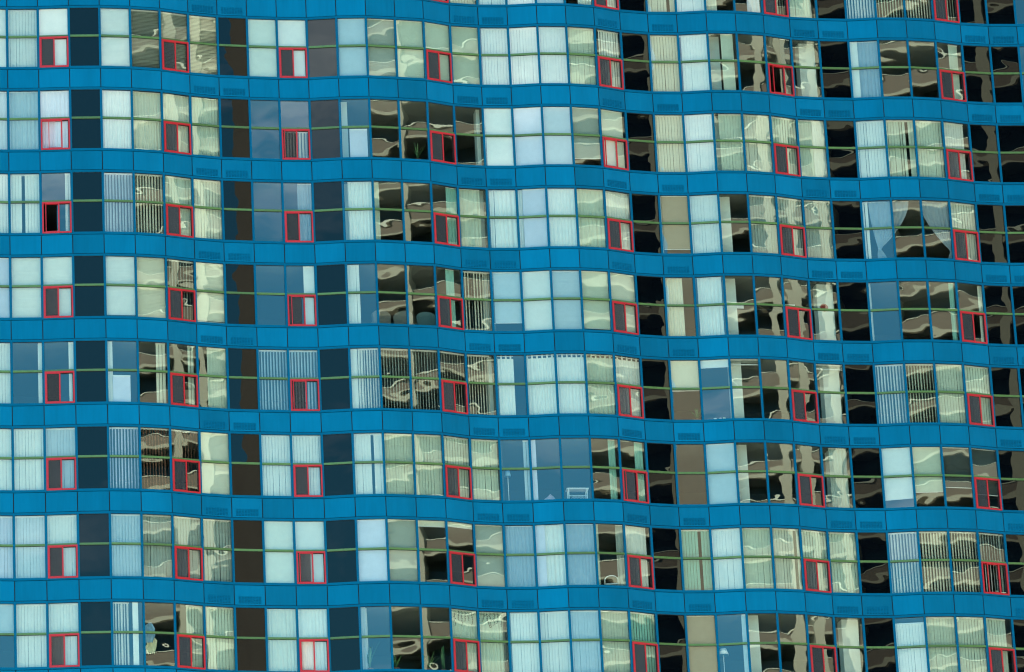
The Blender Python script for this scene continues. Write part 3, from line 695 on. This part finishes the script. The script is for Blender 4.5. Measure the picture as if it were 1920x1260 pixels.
armchair(at(4, 13, 0.02, 0.70), -0.3, 'chair_tan', 'tan rounded chair behind the mullion of the two dark bays, fourth full row')
armchair(at(4, 13, 0.88, 0.70), 0.2, 'sofa_teal', 'grey-teal armchair one bay left of fourth red window, fourth full row')
# white wicker table, cushion, clamp lamp of the sixth row
o = tag(link('wicker_table', None, at(6, 18, 0.55, 0.42)), 'white wicker side table standing in a blue-mirroring bay of the sixth full row', 'table'); o.rotation_euler.z = 0.15
mb = MB(); mb.box(-0.34, 0.34, -0.16, 0.16, 0.50, 0.525, 'white_lacquer'); link('table_top', mb.mesh('table_top'), (0, 0, 0), o)
for x in (-0.28, 0.28):
    for y in (-0.13, 0.13):
        mb = MB(); mb.box(x - 0.014, x + 0.014, y - 0.014, y + 0.014, 0, 0.50, 'white_lacquer'); link('leg', mb.mesh('leg'), (0, 0, 0), o)
mb = MB()
for k in range(-12, 13):
    for sg in (-1, 1):
        a, b_ = k * 0.045 - sg * 0.06, k * 0.045 + sg * 0.06
        if max(abs(a), abs(b_)) < 0.28: mb.tube([(a, -0.13, 0.16), (b_, -0.13, 0.28)], 0.004, 'white_lacquer', 4)
mb.box(-0.27, 0.27, -0.136, -0.124, 0.28, 0.295, 'white_lacquer'); mb.box(-0.27, 0.27, -0.136, -0.124, 0.145, 0.16, 'white_lacquer')
link('lattice', mb.mesh('lattice'), (0, 0, 0), o)
rng = random.Random(3); mb = MB(); pts = []
for a in range(9):
    for b_ in range(17):
        th = math.pi * 2 * b_ / 16; v = a / 8; rr = 0.24 * math.sin(math.pi * (0.5 + 0.5 * v)) + 0.001
        pts.append((rr * math.cos(th) * (1 + .15 * math.sin(3 * th + a)), 0.6 * rr * math.sin(th), 0.34 * v ** 0.8 * (1 + .12 * math.sin(2 * th))))
mb.grid(pts, 17, 9, 'cloth_pink')
tag(link('cushion', mb.mesh('cushion', True), at(6, 17, 0.62, 0.34)), 'rumpled pink and white cloth heap beside the white wicker table', 'cushion')
def lamp(loc, h, sr, shade_mt, lab, grp=None):
    o = tag(link('lamp', None, loc), lab, 'lamp', grp)
    mb = MB(); mb.lathe([(0.11, 0), (0.11, 0.015), (0.02, 0.03), (0.011, 0.05), (0.011, h)], 'white_lacquer', 12); link('stand', mb.mesh('stand'), (0, 0, 0), o)
    mb = MB(); mb.lathe([(sr, h - 0.06), (sr * 0.55, h + 0.14), (sr * 0.5, h + 0.14), (sr * 0.95, h - 0.06)], shade_mt, 16); link('lamp_shade', mb.mesh('lamp_shade', True), (0, 0, 0), o)
lamp(at(6, 16, 0.28, 0.32), 1.02, 0.10, 'cloth_blue', 'thin floor lamp with small blue shade behind glass, sixth full row')
lamp(at(8, 23, 0.20, 0.30), 0.92, 0.17, 'white_lacquer', 'white-shaded lamp in the blue-mirroring bay of the bottom row')
# arched white chair backs of the seventh row
def arch_chair(loc, lab):
    o = tag(link('chair', None, loc), lab, 'chair', 'white arched chairs of the seventh row')
    arc = [(0.20 * math.cos(math.pi * k / 12), 0, 0.34 + 0.14 * math.sin(math.pi * k / 12)) for k in range(13)]
    mb = MB(); mb.tube([(0.2, 0, 0.2)] + arc + [(-0.2, 0, 0.2)], 0.017, 'white_lacquer', 8); link('backrest', mb.mesh('backrest', True), (0, 0, 0), o)
    mb = MB(); mb.box(-0.21, 0.21, 0.0, 0.38, 0.20, 0.24, 'white_lacquer'); link('seat', mb.mesh('seat'), (0, 0, 0), o)
    for x in (-0.19, 0.19):
        for y in (0.02, 0.36):
            mb = MB(); mb.tube([(x, y, 0), (x, y, 0.21)], 0.014, 'white_lacquer', 6); link('leg', mb.mesh('leg'), (0, 0, 0), o)
arch_chair(at(7, 18, 0.48, 0.24), 'white arched chair back behind sheer curtain, two bays left of fifth red window')
arch_chair(at(7, 19, 0.55, 0.26), 'white arched chair back in dark bay just left of fifth red window, seventh row')
# washing on a line in the dark bay of the bottom row
def shirt(loc, mt, h, lab, seed):
    rng = random.Random(seed); pts = []
    prof = [(0.03, 0.0), (0.07, -0.06), (0.13, -0.16), (0.16, -0.3), (0.14, -0.5), (0.17, -0.72), (0.12, -1.0)]
    for k, (w_, z) in enumerate(prof):
        for j in range(9):
            s_ = j / 8 - 0.5; pts.append((2 * w_ * s_ + 0.02 * math.sin(k * 1.7 + seed), 0.03 * math.sin(j * 2.2 + k) , z * h + (0.04 * math.sin(j * 3.1 + seed) if k > 4 else 0)))
    mb = MB(); mb.grid(pts, 9, len(prof), mt)
    o = tag(link('shirt', None, loc), lab, 'clothing', 'washing in the bottom row'); link('cloth', mb.mesh('cloth', True), (0, 0, 0), o)
    mb = MB(); mb.tube([(-0.12, 0, -0.07), (0, 0, 0.0), (0.12, 0, -0.07)], 0.006, 'black_metal', 5); mb.tube([(0, 0, 0), (0.01, 0, 0.06), (0.03, 0, 0.08)], 0.004, 'black_metal', 5)
    link('hanger', mb.mesh('hanger'), (0, 0, 0), o)
shirt(at(8, 4, 0.22, 0.25, -0.62), 'cloth_blue', 0.62, 'blue shirt hanging in the dark bay of the bottom row', 1)
shirt(at(8, 4, 0.30, 0.38, -0.98), 'cloth_cream', 0.55, 'cream cloth hanging below the blue shirt, bottom row', 2)
# console table with boxes along the fourth row, red plate
o = tag(link('console_table', None, at(4, 23, 0.0, 0.62)), 'long white high table along the sixth red window bays of the fourth full row', 'table')
a, b_ = q(23, 0, 0.62, 0), q(26, 0.9, 0.62, 0); dv = b_ - a; ln = dv.length; o.rotation_euler.z = math.atan2(dv.y, dv.x)
mb = MB(); mb.box(0, ln, -0.1, 0.12, 1.22, 1.25, 'black_metal'); link('table_top', mb.mesh('table_top'), (0, 0, 0), o)
for x in (0.05, ln - 0.05):
    for y in (-0.07, 0.09):
        mb = MB(); mb.box(x - 0.015, x + 0.015, y - 0.015, y + 0.015, 0, 1.22, 'black_metal'); link('leg', mb.mesh('leg'), (0, 0, 0), o)
mb = MB(); mb.box(-0.15, 0.15, -0.09, 0.09, 0, 0.17, 'white_lacquer'); mb.box(-0.155, 0.155, -0.095, 0.095, 0.17, 0.185, 'white_lacquer'); bm_ = mb.mesh('box')
for f, nm in ((0.12, 'under the white curtain'), (0.42, 'in the bay with pale pilaster'), (0.90, 'above the sixth red window')):
    p = a + dv * f
    bx = tag(link('box', bm_, (p.x, p.y, ztop(4) + ZF + 1.25)), 'white box on the high table, ' + nm + ', fourth full row', 'box', 'white boxes on the high table'); bx.rotation_euler.z = math.atan2(dv.y, dv.x)
mb = MB(); mb.lathe([(0.02, 0), (0.10, 0.012), (0.13, 0.03), (0.125, 0.032), (0.02, 0.012)], 'red_enamel', 20)
pl_ = tag(link('wall_plate', mb.mesh('wall_plate'), at(4, 27, 0.62, 0.445, -0.78)), 'round red plate on the pale pilaster right of the sixth red window', 'plate'); pl_.rotation_euler = (R(90), 0, R(15))
for k, u in enumerate((0.42, 0.60, 0.72)):
    mb = MB(); mb.lathe([(0.05, 0), (0.065, 0.07), (0.05, 0.11), (0.045, 0.14), (0.05, 0.15), (0.04, 0.15)], ('white_lacquer', 'cloth_pink', 'cloth_cream')[k], 12)
    tag(link('jar', mb.mesh('jar', True), at(5, 23, u, 0.13)), ('white', 'pink', 'cream')[k] + ' small jar on the floor behind blue-mirroring glass, fifth full row', 'jar', 'small jars in the fifth row')
# icicle light strings over the pale curtains of the bottom row
def lights(i, lab, seed):
    rng = random.Random(seed); o = tag(link('light_string', None, at(8, i, 0.5, 0, 0)), lab, 'light string', 'unlit light strings in the bottom row'); c = ctr(i)
    mb = MB()
    for k in range(7):
        u = 0.08 + 0.12 * k; p = q(i, u, 0.105, 0) - c; p2 = q(i, u + 0.12, 0.105, 0) - c; z = -0.10 - 0.05 * rng.random()
        mb.tube([(p.x, p.y, z), ((p.x + p2.x) / 2, (p.y + p2.y) / 2, z - 0.05), (p2.x, p2.y, z)], 0.005, 'black_metal', 5)
        L_ = rng.uniform(0.15, 0.42); zz = z; x_, y_ = p.x, p.y
        while zz > z - L_:
            n_ = rng.uniform(-0.02, 0.02); mb.tube([(x_, y_, zz), (x_ + n_, y_, zz - 0.07)], 0.006, 'black_metal', 5)
            mb.tube([(x_ + n_, y_, zz - 0.07), (x_ + n_ + rng.choice((-1, 1)) * 0.03, y_, zz - 0.09)], 0.008, 'black_metal', 5); x_ += n_; zz -= 0.07
    link('wire', mb.mesh('wire'), (0, 0, 0), o)
lights(14, 'dark icicle light string on the curtain behind the bottom fourth red window', 4)
lights(15, 'dark icicle light string right of the bottom fourth red window', 9)
# ceiling lamp
mb = MB(); mb.lathe([(0.03, 0), (0.20, -0.03), (0.22, -0.06), (0.15, -0.09), (0.02, -0.10)], 'white_lacquer', 20)
tag(link('ceiling_lamp', mb.mesh('ceiling_lamp', True), at(8, 31, 0.45, 0.09 + 0.22, -0.0)), 'oval white ceiling lamp above the blind left of the seventh red window, bottom row', 'lamp')
